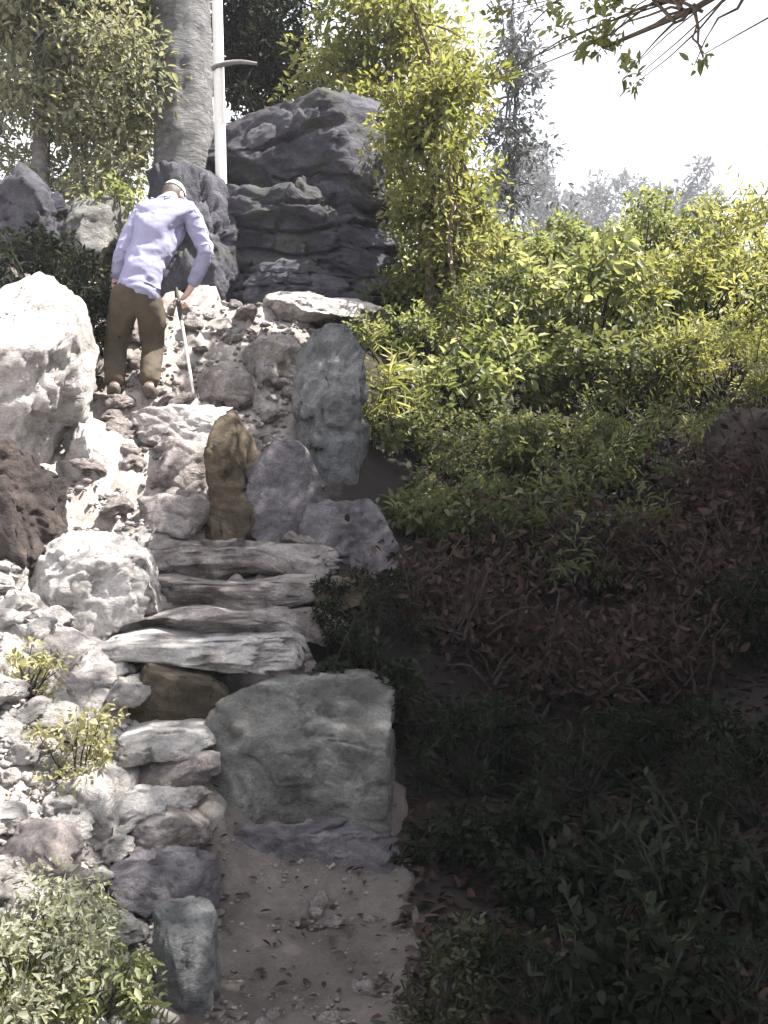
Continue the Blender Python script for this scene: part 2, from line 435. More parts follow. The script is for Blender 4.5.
rock('boulder', -15, 165, 62, 262, 9.0, 1.0, 'rock_violet', 'grey boulder under the left hand tree, beside the dark shrub', 'boulder', sub=4, strata=2)
rock('boulder', 48, 190, 116, 270, 9.2, 0.9, 'rock_green', 'smaller grey green boulder just left of the hiker', 'boulder', sub=4)
# left
rock('boulder', -75, 262, 58, 530, 6.5, 1.1, 'rock_pale', 'large white sunlit boulder at the left edge of the view', 'boulder', sub=5, rot=(0, R(14), R(-10)), boxy=3.2, rough=0.12)
rock('boulder', -60, 440, 48, 600, 5.75, 0.6, 'rock_dark', 'dark brown rock standing in for the shaded hollow under the large white boulder', 'boulder', sub=4)  # dark colour stands in for the shade of the crevice
rock('boulder', 45, 418, 138, 562, 6.9, 0.7, 'rock_pale', 'upright pale boulder between the white boulder and the steps', 'boulder', sub=4, rough=0.14)
rock('boulder', 5, 535, 155, 668, 5.6, 0.7, 'rock_pale', 'broad pale boulder left of the middle steps', 'boulder', sub=4, rough=0.14, boxy=3)
rock('boulder', -50, 628, 112, 768, 4.9, 0.7, 'rock_pale', 'speckled pale boulder at the left edge below the dark hollow', 'boulder', sub=4, rough=0.16, boxy=3)
rock('boulder', 38, 770, 128, 872, 4.25, 0.45, 'rock_pale', 'pitted pale boulder beside the lowest ledges', 'boulder', sub=4, rough=0.18, boxy=3)
rock('boulder', 90, 862, 212, 945, 3.95, 0.4, 'rock_purple', 'purple grey rock in shade at the foot of the lowest ledge', 'boulder', sub=4, rough=0.12)
rock('boulder', 148, 918, 214, 1050, 3.35, 0.35, 'rock_blue', 'blue grey upright rock beside the grass at the bottom', 'boulder', sub=4, boxy=5)
rock('boulder', -10, 830, 70, 930, 3.75, 0.4, 'rock_step', 'mottled brown rock above the bottom left grass', 'boulder', sub=4, rough=0.16)
# lower block and ledges
rock('boulder', 196, 694, 394, 850, 4.65, 0.8, 'rock_green', 'large flat faced greenish grey slab standing at the head of the path', 'boulder', sub=5, boxy=10, rough=0.07, cuts=2, post=6, frac=0.05, fine=0.02)
rock('rock_ledge', 196, 826, 402, 892, 4.42, 0.6, 'rock_purple', 'low purple grey ledge across the head of the path', 'ledge', sub=5, boxy=7, rough=0.12, cuts=4, post=8)
rock('rock_ledge', 98, 735, 215, 768, 4.55, 0.6, 'rock_pale', 'thin sunlit ledge left of the square grey block', 'ledge', sub=4, boxy=5)
rock('boulder', 108, 755, 215, 805, 4.5, 0.5, 'rock_step', 'shaded brownish stone under the thin sunlit ledge', 'boulder', sub=4)
rock('rock_ledge', 95, 788, 200, 822, 4.35, 0.5, 'rock_pale', 'rounded bright ledge above the purple rock', 'ledge', sub=4, boxy=4, rough=0.16)
rock('boulder', 118, 812, 205, 868, 4.25, 0.45, 'rock_step', 'pitted stone below the rounded bright ledge', 'boulder', sub=4, rough=0.18)
rock('boulder', 104, 660, 232, 742, 5.05, 0.6, 'rock_brown', 'olive brown rock face below the white stepped edge', 'boulder', sub=4, boxy=5)
rock('boulder', 210, 640, 320, 720, 5.3, 0.7, 'rock_step', 'sloping grey brown rock above the square grey block', 'boulder', sub=4)
# steps
G = 'stone steps of the scramble'
steps = [(92, 636, 300, 676, 5.2, 'rock_pale', 'lowest stone step, white with an olive face below it'),
         (118, 610, 345, 648, 5.55, 'rock_step', 'second stone step from the bottom, with a wavy white edge'),
         (115, 576, 345, 618, 5.9, 'rock_step', 'third stone step from the bottom, broad and grey'),
         (118, 540, 335, 584, 6.2, 'rock_step', 'fourth stone step from the bottom, beside the brown upright rock'),
         (130, 487, 215, 545, 6.55, 'rock_step', 'fifth stone step from the bottom, sunlit on its left end'),
         (140, 440, 215, 492, 6.95, 'rock_step', 'sixth stone step from the bottom, below a white broken edge'),
         (120, 405, 230, 448, 7.3, 'rock_pale', 'uppermost stone step, just below the hiker')]
for i, (a0, b0, a1, b1, Y, m, lb) in enumerate(steps):
    rock('stone_step', a0, b0, a1, b1, Y, 0.75, m, lb, 'step', G, sub=5, boxy=6, cuts=6, rough=0.10, fine=0.03)
rock('boulder', 200, 412, 258, 565, 6.6, 0.4, 'rock_brown', 'narrow upright brown rock standing beside the steps', 'rock', sub=5, boxy=4.5, cuts=8, rough=0.14, post=12)
rock('boulder', 240, 440, 322, 570, 6.65, 0.6, 'rock_purple', 'mauve grey rock right of the narrow brown rock', 'rock', sub=4)
rock('boulder', 290, 325, 368, 520, 7.4, 0.8, 'rock_blue', 'tall blue grey boulder at the right side of the upper trail', 'boulder', sub=5, boxy=5, rough=0.12)
rock('boulder', 300, 500, 400, 590, 6.6, 0.6, 'rock_purple', 'purple grey boulder below the tall blue grey one', 'boulder', sub=4)
rock('rock_slab', 292, 580, 372, 612, 5.9, 0.5, 'rock_brown', 'flat olive slab jutting out with a sunlit edge', 'rock', sub=4, boxy=5)
rock('boulder', 230, 330, 300, 400, 8.3, 0.7, 'rock_step', 'rough brown rock in the middle of the upper trail', 'boulder', sub=4, rough=0.16)
rock('boulder', 190, 365, 250, 415, 7.8, 0.5, 'rock_step', 'low rock with a white crest right of the hiker', 'boulder', sub=4, rough=0.16)
rock('boulder', 722, 405, 800, 620, 7.2, 0.9, 'rock_dark', 'brown mauve rock at the right edge of the view', 'boulder', sub=5, rough=0.14)

# loose stones
stone_meshes = [rock_mesh('loose_stone', (1, 0.9, 0.65), 900 + i, sub=4, boxy=3, cuts=10, rough=0.2, frac=0.2) for i in range(7)]
def stones(n, px, py, Y, size, mat, label, group, seed, name='loose_stone'):
    r = random.Random(seed)
    for i in range(n):
        y = r.uniform(*Y); cx = r.uniform(*px); x = (cx - 384) / FPX * y
        s = size[0] + (size[1] - size[0]) * r.random() ** 2.2
        src = stone_meshes[i % 7]
        me = src.copy(); me.materials.clear(); me.materials.append(M[mat])
        o = bpy.data.objects.new(name, me)
        COL.objects.link(o)
        o.location = (x, y, H(x, y) + s * 0.15); o.scale = (s, s * r.uniform(0.7, 1.1), s * r.uniform(0.6, 1.0))
        o.rotation_euler = (r.uniform(-0.4, 0.4), r.uniform(-0.4, 0.4), r.uniform(0, 6.3))
        tag(o, label, 'stone', group)
stones(80, (-20, 130), None, (3.3, 4.4), (0.05, 0.24), 'rock_pale', 'loose pale stone in the lower scree left of the path', 'loose stones in the lower scree', 1)
stones(70, (-20, 150), None, (4.4, 6.2), (0.07, 0.3), 'rock_pale', 'loose pale stone in the sunny scree left of the middle steps', 'loose stones beside the steps', 2)
stones(90, (60, 320), None, (6.6, 9.2), (0.1, 0.36), 'rock_step', 'rough loose stone on the upper trail around the hiker', 'loose stones on the upper trail', 3)
stones(34, (200, 410), None, (3.2, 4.2), (0.03, 0.11), 'rock_step', 'small pale stone bedded in the brown earth of the path', 'small stones on the path', 4)

# gravel: far too many to count
def gravel(name, n, region, size, mat, seed):
    r = np.random.default_rng(seed)
    bm = bmesh.new(); bmesh.ops.create_icosphere(bm, subdivisions=1, radius=0.5)
    bv = np.array([v.co[:] for v in bm.verts]); bf = np.array([[v.index for v in f.verts] for f in bm.faces]); bm.free()
    Y = r.uniform(region[2], region[3], n); X = (r.uniform(region[0], region[1], n) - 384) / FPX * Y
    V = []; F = []
    for i in range(n):
        s = size[0] + (size[1] - size[0]) * r.random() ** 3
        v = (bv * (1 + r.uniform(-0.3, 0.3, bv.shape))) * np.array([s, s * r.uniform(0.6, 1), s * r.uniform(0.4, 0.8)])
        a = r.uniform(0, 6.3); c, sn = math.cos(a), math.sin(a)
        v = v @ np.array([[c, -sn, 0], [sn, c, 0], [0, 0, 1]]).T
        V.append(v + np.array([X[i], Y[i], H(X[i], Y[i]) + 0.012])); F.append(bf + i * len(bv))
    return tag(link(name, np_mesh(name, np.concatenate(V), np.concatenate(F), smooth=False), M[mat]), kind='stuff')
tag(gravel('scree_gravel', 4200, (-40, 160, 3.0, 6.8), (0.012, 0.06), 'rock_pale', 5), 'pale gravel strewn over the sunny scree', 'gravel')
tag(gravel('path_gravel', 1100, (205, 415, 2.6, 4.5), (0.006, 0.03), 'rock_step', 6), 'fine gravel scattered over the brown path', 'gravel')
tag(gravel('trail_gravel', 2200, (70, 330, 6.6, 9.4), (0.012, 0.07), 'rock_step', 8), 'rough gravel on the upper trail', 'gravel')

# ------------------------------------------------------------------ plants
def rand_unit(r, n):
    v = r.normal(size=(n, 3)); return v / np.linalg.norm(v, axis=1)[:, None]

def leaves_mesh(name, C, D, N, L, Wd, r, fold=0.25, droop=0.0, tone=None):
    "diamond leaves: C base points, D directions, N rough normals, L lengths, Wd widths"
    n = len(C)
    B = np.cross(D, N); B /= (np.linalg.norm(B, axis=1)[:, None] + 1e-9)
    N2 = np.cross(B, D)
    L = L[:, None]; Wd = Wd[:, None]
    def at(t_, w_, k_): return C + D * L * t_ + B * Wd * w_ + N2 * (Wd * k_ - L * droop * t_ * t_)
    V = np.stack([C, at(0.28, 0.46, fold), at(0.66, 0.38, fold * 0.8), at(1.0, 0, 0) - N2 * 0.06 * L, at(0.66, -0.38, fold * 0.8), at(0.28, -0.46, fold)], axis=1).reshape(-1, 3)
    k = np.arange(n)[:, None] * 6
    F = np.stack([k + np.array([0, 1, 2]), k + np.array([0, 2, 3]), k + np.array([0, 3, 4]), k + np.array([0, 4, 5])], axis=1).reshape(-1, 3)
    tn = np.repeat(r.beta(2, 2, n) if tone is None else tone, 6)
    return np_mesh(name, V, F, tn, smooth=False)

def tubes_mesh(name, paths, sides=5):
    "paths: list of (points (k,3), radii (k))"
    V = []; F = []; base = 0
    for pts, rad in paths:
        pts = np.asarray(pts, float); k = len(pts)
        T = np.gradient(pts, axis=0); T /= (np.linalg.norm(T, axis=1)[:, None] + 1e-9)
        up = np.array([0.31, 0.17, 0.93]) if abs(T[0, 2]) < 0.85 else np.array([1.0, 0.1, 0.0])
        A = np.cross(T, up); A /= np.linalg.norm(A, axis=1)[:, None]
        Bv = np.cross(T, A)
        an = np.arange(sides) / sides * 2 * math.pi
        ring = pts[:, None, :] + (np.cos(an)[None, :, None] * A[:, None, :] + np.sin(an)[None, :, None] * Bv[:, None, :]) * np.asarray(rad)[:, None, None]
        V.append(ring.reshape(-1, 3))
        for i in range(k - 1):
            a = base + i * sides + np.arange(sides); b_ = base + i * sides + (np.arange(sides) + 1) % sides
            F.append(np.stack([a, b_, b_ + sides, a + sides], axis=1))
        base += k * sides
    return np_mesh(name, np.concatenate(V), np.concatenate(F))

def wander(r, a, b, k=7, amp=0.08):
    a = np.asarray(a, float); b = np.asarray(b, float)
    t_ = np.linspace(0, 1, k)[:, None]
    L = np.linalg.norm(b - a)
    j = np.cumsum(r.normal(size=(k, 3)) * amp * L / k, axis=0); j -= t_ * j[-1]; 
    sag = np.array([0, 0, 1.0]) * (np.sin(t_ * math.pi) * 0.08 * L)
    return a + (b - a) * t_ + j + sag

def crown(r, centre, radii, n_cl, n_leaf, leaf, clump=0.28, up=0.9, shell=0.55, aspect=0.45, flat=0.3):
    "cluster centres and the leaves round them; returns centres, arrays"
    radii = np.asarray(radii, float)
    u = rand_unit(r, n_cl) * (shell + (1 - shell) * r.random(n_cl)[:, None] ** 0.7)
    u[:, 2] = np.where(u[:, 2] < -0.75, -0.75, u[:, 2])
    cc = np.asarray(centre) + u * radii * (1 + r.normal(size=(n_cl, 1)) * 0.14)
    which = r.integers(0, n_cl, n_leaf)
    wsz = (0.6 + 0.8 * r.random(n_cl))[which][:, None]
    off = rand_unit(r, n_leaf) * (r.random(n_leaf)[:, None] ** 0.5) * clump * wsz * radii.mean()
    off[:, 2] *= 0.75
    C = cc[which] + off
    D = rand_unit(r, n_leaf) + off / (np.linalg.norm(off, axis=1)[:, None] + 1e-6) * 0.8
    D[:, 2] += flat * -0.5
    D /= np.linalg.norm(D, axis=1)[:, None]
    N = rand_unit(r, n_leaf) * 0.8 + np.array([0, 0, up])
    L = leaf * np.clip(np.exp(r.normal(-0.08, 0.36, n_leaf)), 0.35, 1.6)
    tone = np.clip(0.5 * r.random(n_leaf) + 0.5 * r.random(n_cl)[which], 0, 1)
    return cc, C, D, N, L, L * aspect * r.uniform(0.8, 1.2, n_leaf), tone

def shrub(name, px, py_top, Y, width, mat, label, leaf=0.07, dens=1.0, group=None, cat='shrub', sink=0.05, aspect=0.45, seed=None, depth=None, twig='twig_dark', ncl=None, py_base=None, clump=0.24):
    "a bush rooted in the ground at (px, Y) whose crown reaches up to py_top; width in pixels"
    seed = seed or int(px * 7 + py_top * 13 + Y * 101)
    r = np.random.default_rng(seed)
    x = (px - 384) / FPX * Y; z0 = H(x, Y) - sink
    if py_base is not None: z0 = P(px, py_base, Y).z
    zt = P(px, py_top, Y).z
    h = max(0.25, zt - z0); w = width / FPX * Y / 2
    d = depth if depth else w
    root = empty(name, (x, Y, z0), label, cat, group)
    rad = (w, d, h * 0.52); cen = (0, 0, h * 0.52)
    ncl = ncl or int(24 + 26 * w)
    nl = int(dens * 950 * (w * d + w * h + d * h) / (leaf / 0.07) ** 2 * 1.5)
    nl = min(max(nl, 250), 16000)
    cc, C, D, N, L, Wd, tone = crown(r, cen, rad, ncl, nl, leaf, aspect=aspect, clump=clump)
    # young shoots standing out of the crown, leaves along them
    sp = []; sc_ = []; sd_ = []
    for _ in range(int(10 + 16 * w) if leaf > 0.045 else 0):
        c = cc[r.integers(0, len(cc))]
        if c[2] < h * 0.4: continue
        e_ = c + np.array([r.normal(0, 0.12), r.normal(0, 0.12), r.uniform(0.12, 0.42)]) * min(1.3, 0.5 + h * 0.5)
        q = wander(r, c, e_, 6, 0.15); sp.append((q, np.linspace(0.005, 0.002, 6)))
        for t__ in np.linspace(0.1, 1, 9):
            k_ = t__ * 5; i_ = min(4, int(k_)); sc_.append(q[i_] + (q[i_ + 1] - q[i_]) * (k_ - i_))
            v_ = rand_unit(r, 1)[0]; v_[2] = abs(v_[2]) * 0.6 + 0.2; sd_.append(v_ / np.linalg.norm(v_))
    if sc_:
        ns = len(sc_); C = np.concatenate([C, sc_]); D = np.concatenate([D, sd_]); N = np.concatenate([N, rand_unit(r, ns) * 0.5 + np.array([0, 0, 1.0])])
        l_ = leaf * r.uniform(0.6, 1.3, ns); L = np.concatenate([L, l_]); Wd = np.concatenate([Wd, l_ * aspect]); tone = np.concatenate([tone, r.uniform(0.5, 1, ns)])
    link('foliage', leaves_mesh('foliage', C, D, N, L, Wd, r, tone=tone), M[mat], root)
    paths = list(sp)
    for c in cc[:min(len(cc), 34)]:
        b0 = r.normal(size=3) * np.array([0.06, 0.06, 0]) * w * 2
        k = 7; pts = wander(r, b0, c, k)
        paths.append((pts, np.linspace(0.006 + 0.012 * h if leaf > 0.045 else 0.004, 0.002, k)))
    link('stem', tubes_mesh('stem', paths), M[twig], root)
    return root

def tree(name, base, height, trunk_r, crown_c, crown_r, mat, bark, label, leaf=0.08, nl=9000, ncl=60, lean=(0, 0), group=None, seed=1, limbs=9, trunk_top=0.75, cat='tree', extra=None, clump=0.28, shell=0.55):
    r = np.random.default_rng(seed)
    base = np.asarray(base, float)
    root = empty(name, base, label, cat, group)
    top = np.array([lean[0], lean[1], height * trunk_top])
    k = 14; tp = wander(r, (0, 0, -0.3), top, k, 0.05)
    tp[:, :] -= 0
    rad = trunk_r * (1.0 - 0.72 * np.linspace(0, 1, k)); rad[0] *= 1.35; rad[1] *= 1.12
    link('trunk', tubes_mesh('trunk', [(tp, rad)], 14), M[bark], root)
    cc, C, D, N, L, Wd, tone = crown(r, crown_c, crown_r, ncl, nl, leaf, clump=clump, shell=shell)
    if extra is not None:
        extra = [tuple(q) + (0.5,) if len(q) == 4 else tuple(q) for q in extra]
        exd = [q[4] for q in extra]
        ex = np.asarray(extra, float)[:, :3] - base; exr = np.asarray(extra, float)[:, 3]
        m = []
        for e, rr_, dn_ in zip(ex, exr, exd):
            c2 = crown(r, e, (rr_, rr_, rr_ * 0.7), 4 if dn_ < 1 else 10, int(260 * (dn_ if dn_ > 1 else 0.8) * (rr_ / 0.3) ** 2), leaf * (0.55 if dn_ < 1 else 1), clump=0.6)
            m.append(c2)
        cc = np.concatenate([cc] + [q[0] for q in m])
        C, D, N, L, Wd, tone = [np.concatenate([o_] + [q[i + 1] for q in m]) for i, o_ in enumerate((C, D, N, L, Wd, tone))]
    link('crown', leaves_mesh('crown', C, D, N, L, Wd, r, tone=tone), M[mat], root)
    # limbs from the trunk to groups of clusters, twigs on to each cluster
    if limbs:
        sel = r.choice(len(cc), min(limbs, len(cc)), replace=False)
        ends = cc[sel]
        paths = []
        for e in ends:
            f = r.uniform(0.45, 1.0); st = tp[int(f * (k - 1))]
            pts = wander(r, st, e, 9, 0.2)
            paths.append((pts, np.linspace(trunk_r * 0.38, 0.012, 9)))
        twg = []
        if extra is not None:
            ext = np.concatenate([q[0] for q in m])
        for c in cc:
            q = np.argmin(np.linalg.norm(ends - c, axis=1))
            st = paths[q][0][r.integers(4, 8)]
            twg.append((wander(r, st, c, 6, 0.25), np.linspace(0.014, 0.003, 6)))
        for pth in paths:
            link('limb', tubes_mesh('limb', [pth], 7), M[bark], root)
        link('twigs', tubes_mesh('twigs', twg, 4), M[bark], root)
    return root

# -- sunny thicket on the right, back to front
TG = 'sunlit shrubs along the top of the bank'
sh = [ # px, top, Y, width, mat, leaf, label
    (520, 235, 12.6, 190, 'leaf_bright', 0.09, 'bright shrub on the skyline under the grey distant trees'),
    (640, 228, 12.8, 200, 'leaf_bright', 0.09, 'wide leafy shrub on the skyline right of the middle'),
    (760, 212, 12.4, 200, 'leaf_yellow', 0.09, 'tall yellow green shrub on the skyline at the right edge'),
    (430, 205, 11.6, 170, 'leaf_bright', 0.085, 'green shrub hugging the right side of the cliff'),
    (480, 275, 10.6, 190, 'leaf_mid', 0.08, 'mid green shrub below the skyline, nearest the cliff'),
    (590, 270, 10.8, 200, 'leaf_bright', 0.08, 'dappled shrub in the middle of the sunny thicket'),
    (710, 262, 10.6, 210, 'leaf_yellow', 0.08, 'glowing yellow green shrub in the right of the thicket'),
    (410, 320, 9.6, 130, 'leaf_bright', 0.075, 'shrub with pale leaves beside the tall blue grey boulder'),
    (505, 345, 9.6, 170, 'leaf_bright', 0.075, 'pale leaved shrub at the lower edge of the thicket'),
    (610, 345, 9.4, 170, 'leaf_mid', 0.075, 'olive shrub with shaded hollows low in the thicket'),
    (715, 335, 9.2, 180, 'leaf_yellow', 0.075, 'yellow lit shrub just above the brown rock at the right'),
    (445, 372, 8.9, 120, 'leaf_bright', 0.07, 'bright shrub filling the gap between the grassy plant and the thicket'),
    (392, 440, 7.9, 90, 'leaf_mid', 0.065, 'green shrub covering the soil right of the tall blue grey boulder'),
    (395, 420, 8.4, 70, 'leaf_mid', 0.07, 'slim grassy shrub against the blue grey boulder'),
]
for q_, (px, tp_, Y, w, m, lf, lb) in enumerate(sh):
    lf *= (1.0, 0.75, 1.2)[q_ % 3]
    shrub('shrub', px, tp_ - 8, Y, w * 1.1, m, lb, lf, 1.4, TG, aspect=(0.45, 0.55, 0.32, 0.5)[q_ % 4])
# bank front: shaded
SG = 'shaded plants on the bank below the thicket'
sh2 = [
    (480, 505, 7.35, 130, 'leaf_mid', 0.065, 'dim green shrub over the upper left of the dead brush'),
    (580, 512, 7.2, 130, 'leaf_mid', 0.065, 'dim olive shrub over the top of the dead brush'),
    (470, 440, 8.2, 150, 'leaf_mid', 0.07, 'dull green shrub in half shade below the pale leaved shrub'),
    (570, 440, 8.2, 150, 'leaf_mid', 0.07, 'olive shrub in half shade at the middle of the bank'),
    (670, 430, 8.1, 140, 'leaf_mid', 0.07, 'speckled shrub in half shade left of the brown rock'),
    (450, 520, 7.3, 110, 'leaf_mid', 0.06, 'low green shrub at the left end of the dead brush'),
    (360, 600, 5.75, 90, 'leaf_dark', 0.06, 'dark ferny shrub beside the olive slab'),
    (375, 680, 5.25, 80, 'leaf_dark', 0.05, 'dark shrub crowding the square grey block'),
    (470, 720, 5.1, 130, 'leaf_dark', 0.06, 'dark green shrub under the left of the dead brush'),
    (580, 740, 5.0, 150, 'leaf_dark', 0.06, 'dark shrub with a few glinting leaves in the deep shade'),
    (690, 735, 4.9, 150, 'leaf_dark', 0.06, 'almost black shrub below the bare dead branches'),
    (770, 600, 5.8, 110, 'leaf_dark', 0.06, 'dark leafy shrub at the right edge below the brown rock'),
    (540, 850, 4.3, 140, 'leaf_dark', 0.055, 'low dark shrub in the middle of the shaded bank'),
    (660, 855, 4.1, 150, 'leaf_dark', 0.055, 'low black green shrub in the deepest shade'),
    (765, 780, 4.2, 130, 'leaf_dark', 0.055, 'dark shrub at the right edge in deep shade'),
    (735, 930, 3.5, 150, 'leaf_dark', 0.05, 'near dark shrub with pale glints in the bottom right corner'),
    (590, 950, 3.5, 150, 'leaf_dark', 0.05, 'near dark shrub at the bottom of the bank'),
    (640, 1010, 3.1, 130, 'leaf_dark', 0.045, 'very near dark shrub at the bottom edge of the shaded bank'),
    (750, 1020, 3.0, 110, 'leaf_dark', 0.045, 'dark shrub filling the very bottom right corner'),
    (550, 1010, 3.2, 90, 'leaf_dark', 0.045, 'dark low shrub next to the olive weeds'),
    (455, 850, 4.4, 90, 'leaf_dark', 0.05, 'dark shrub along the right edge of the path'),
]
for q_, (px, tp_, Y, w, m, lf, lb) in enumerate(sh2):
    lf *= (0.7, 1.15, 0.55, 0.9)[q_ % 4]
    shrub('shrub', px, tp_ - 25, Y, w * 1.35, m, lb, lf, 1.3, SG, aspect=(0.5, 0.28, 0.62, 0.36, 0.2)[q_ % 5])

EG = 'shrubs past the right edge of the view'
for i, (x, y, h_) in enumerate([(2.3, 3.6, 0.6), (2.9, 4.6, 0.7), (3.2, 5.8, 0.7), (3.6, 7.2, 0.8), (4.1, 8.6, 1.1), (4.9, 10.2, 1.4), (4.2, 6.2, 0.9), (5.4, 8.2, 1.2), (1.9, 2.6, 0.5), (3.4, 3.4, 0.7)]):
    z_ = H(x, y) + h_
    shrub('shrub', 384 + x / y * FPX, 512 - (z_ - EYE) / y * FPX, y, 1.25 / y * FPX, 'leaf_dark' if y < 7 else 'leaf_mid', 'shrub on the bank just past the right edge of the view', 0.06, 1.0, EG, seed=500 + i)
# dead brush: each a tangle of bare twigs with a few dry leaves
BG = 'dead brush piled on the bank'
def brush(px, py, Y, w, label, seed):
    r = np.random.default_rng(seed)
    x = (px - 384) / FPX * Y; z0 = H(x, Y) - 0.03
    root = empty('dead_brush', (x, Y, z0), label, 'dead brush', BG)
    zt = P(px, py, Y).z - z0; W_ = w / FPX * Y / 2
    zt = max(zt, 0.5)
    paths = []; ends = []
    for i in range(95):
        a = r.uniform(-1, 1, 3) * np.array([W_ * 0.8, 0.35, 0]); a[2] = r.uniform(0, 0.3) * zt
        an = r.uniform(0, 6.3); ln = r.uniform(0.3, 0.9) * max(W_, zt)
        b_ = a + np.array([math.cos(an) * ln, math.sin(an) * ln * 0.6, abs(r.normal(0.45, 0.4)) * zt * 0.9])
        p = wander(r, a, b_, 6, 0.25); paths.append((p, np.linspace(r.uniform(0.006, 0.016), 0.0025, 6)))
        for q in p[2:]: ends.append(q)
    link('branches', tubes_mesh('branches', paths, 5), M['twig'], root)
    E = np.array(ends); n = 1500
    C = E[r.integers(0, len(E), n)] + r.normal(size=(n, 3)) * 0.08
    C[:, 2] = np.abs(C[:, 2])
    D = rand_unit(r, n); N = rand_unit(r, n); L = r.uniform(0.03, 0.085, n)
    link('dry_leaves', leaves_mesh('dry_leaves', C, D, N, L, L * 0.5, r), M['leaf_dead'], root)
for i, (px, py, Y, w, lb) in enumerate([
    (430, 600, 6.3, 130, 'dark red brown dead brush beside the ferny shrub'),
    (520, 520, 7.2, 150, 'dead brush under the middle of the thicket'),
    (540, 620, 6.2, 150, 'tangled dead brush at the centre of the bank'),
    (640, 530, 7.1, 150, 'pale twigged dead brush left of the brown rock'),
    (650, 620, 6.0, 150, 'dark dead brush above the near black shrub'),
    (755, 440, 7.0, 90, 'dead brush climbing the right edge over the brown rock'),
    (720, 560, 6.4, 130, 'dead brush in front of the brown rock at the right edge')]):
    brush(px, py, Y, w, lb, 300 + i)

# litter on the bank
r = np.random.default_rng(77)
n = 13000
Y = r.uniform(2.8, 9.0, n); X = (r.uniform(405, 1050, n) - 384) / FPX * Y
Z = Hn(X, Y) + np.array([bumps(a, b_) for a, b_ in zip(X, Y)]) + r.uniform(0.0, 0.03, n)
D = rand_unit(r, n); D[:, 2] *= 0.35; D /= np.linalg.norm(D, axis=1)[:, None]
N = rand_unit(r, n) * 0.4 + np.array([0, 0, 1.0]); L = r.uniform(0.03, 0.08, n)
tag(link('leaf_litter', leaves_mesh('leaf_litter', np.stack([X, Y, Z], 1), D, N, L, L * 0.5, r), M['leaf_dead']), 'dry leaf litter covering the shaded bank', 'leaf litter', kind='stuff')

n = 260
Y = r.uniform(2.6, 4.8, n); X = (r.uniform(200, 415, n) - 384) / FPX * Y
Z = Hn(X, Y) + np.array([bumps(a, b_) for a, b_ in zip(X, Y)]) + 0.03
D = rand_unit(r, n); D[:, 2] *= 0.25; D /= np.linalg.norm(D, axis=1)[:, None]
N = rand_unit(r, n) * 0.3 + np.array([0, 0, 1.0]); L = r.uniform(0.015, 0.05, n)
tag(link('fallen_leaves', leaves_mesh('fallen_leaves', np.stack([X, Y, Z], 1), D, N, L, L * 0.5, r), M['leaf_dead']), 'dry leaves fallen on the path', 'fallen leaves', kind='stuff')
# -- grass
def tuft(name, px, Y, width, h, mat, label, n=260, seed=1, group=None, cat='grass tuft', wd=0.012):
    r = np.random.default_rng(seed)
    x = (px - 384) / FPX * Y; w = width / FPX * Y / 2
    root_z = H(x, Y)
    C = np.stack([np.clip(r.normal(0, w * 0.45, n), -w, w), np.clip(r.normal(0, w * 0.35, n), -w, w), np.zeros(n)], 1)
    C[:, 2] = [H(x + c[0], Y + c[1]) - root_z - 0.01 for c in C]
    D = r.normal(size=(n, 3)) * 0.42 + np.array([0, 0, 1.0]); D /= np.linalg.norm(D, axis=1)[:, None]
    L = h * r.uniform(0.5, 1.15, n); N = rand_unit(r, n)
    me = leaves_mesh(name, C, D, N, L, np.full(n, wd) * r.uniform(0.7, 1.5, n), r, droop=0.25)
    return tag(link(name, me, M[mat], None, (x, Y, root_z)), label, cat, group)
LW = 'low leafy weeds in the bottom left corner'
for (px, tp_, Y, w, m, lb) in [(20, 955, 2.95, 140, 'leaf_grey', 'leafy weed in the very corner among the grass at the bottom left'), (100, 960, 3.1, 115, 'leaf_bright', 'leafy weed beside the blue grey upright rock'),
                               (60, 935, 3.4, 130, 'leaf_grey', 'leafy weed under the purple and mottled brown rocks')]:
    shrub('weed', px, tp_, Y, w, m, lb, 0.026, 1.1, LW, 'weed', clump=0.42)
GG = 'green tufts in the bottom left corner'
tuft('grass_tuft', 30, 3.0, 150, 0.09, 'leaf_bright', 'bright green tuft in the very corner at the bottom left', 500, 1, GG, wd=0.004)
tuft('grass_tuft', 115, 3.15, 100, 0.08, 'leaf_grey', 'grey green tuft against the blue grey rock', 380, 2, GG, wd=0.004)
tuft('grass_tuft', 45, 3.3, 120, 0.08, 'leaf_grey', 'grey green tuft below the mottled brown rock', 380, 3, GG, wd=0.004)
shrub('weed', 78, 715, 4.35, 85, 'leaf_pale', 'pale yellow dry weed in the lower scree', 0.03, 0.9, None, 'weed', clump=0.42)
shrub('weed', 30, 690, 4.75, 60, 'leaf_pale', 'small pale dry weed at the left edge of the scree', 0.03, 0.8, None, 'weed', clump=0.42)
OG = 'olive weeds right of the path'
shrub('weed', 445, 960, 3.3, 95, 'leaf_olive', 'olive weed at the bottom edge right of the path', 0.03, 0.9, OG, 'weed', clump=0.42)
shrub('weed', 480, 915, 3.7, 100, 'leaf_olive', 'olive weed further up the right side of the path', 0.03, 0.9, OG, 'weed', clump=0.42)
shrub('grassy_plant', 385, 375, 8.1, 75, 'leaf_yellow', 'long leaved grassy plant between the blue grey boulder and the thicket', 0.16, 3.0, aspect=0.09, cat='plant')

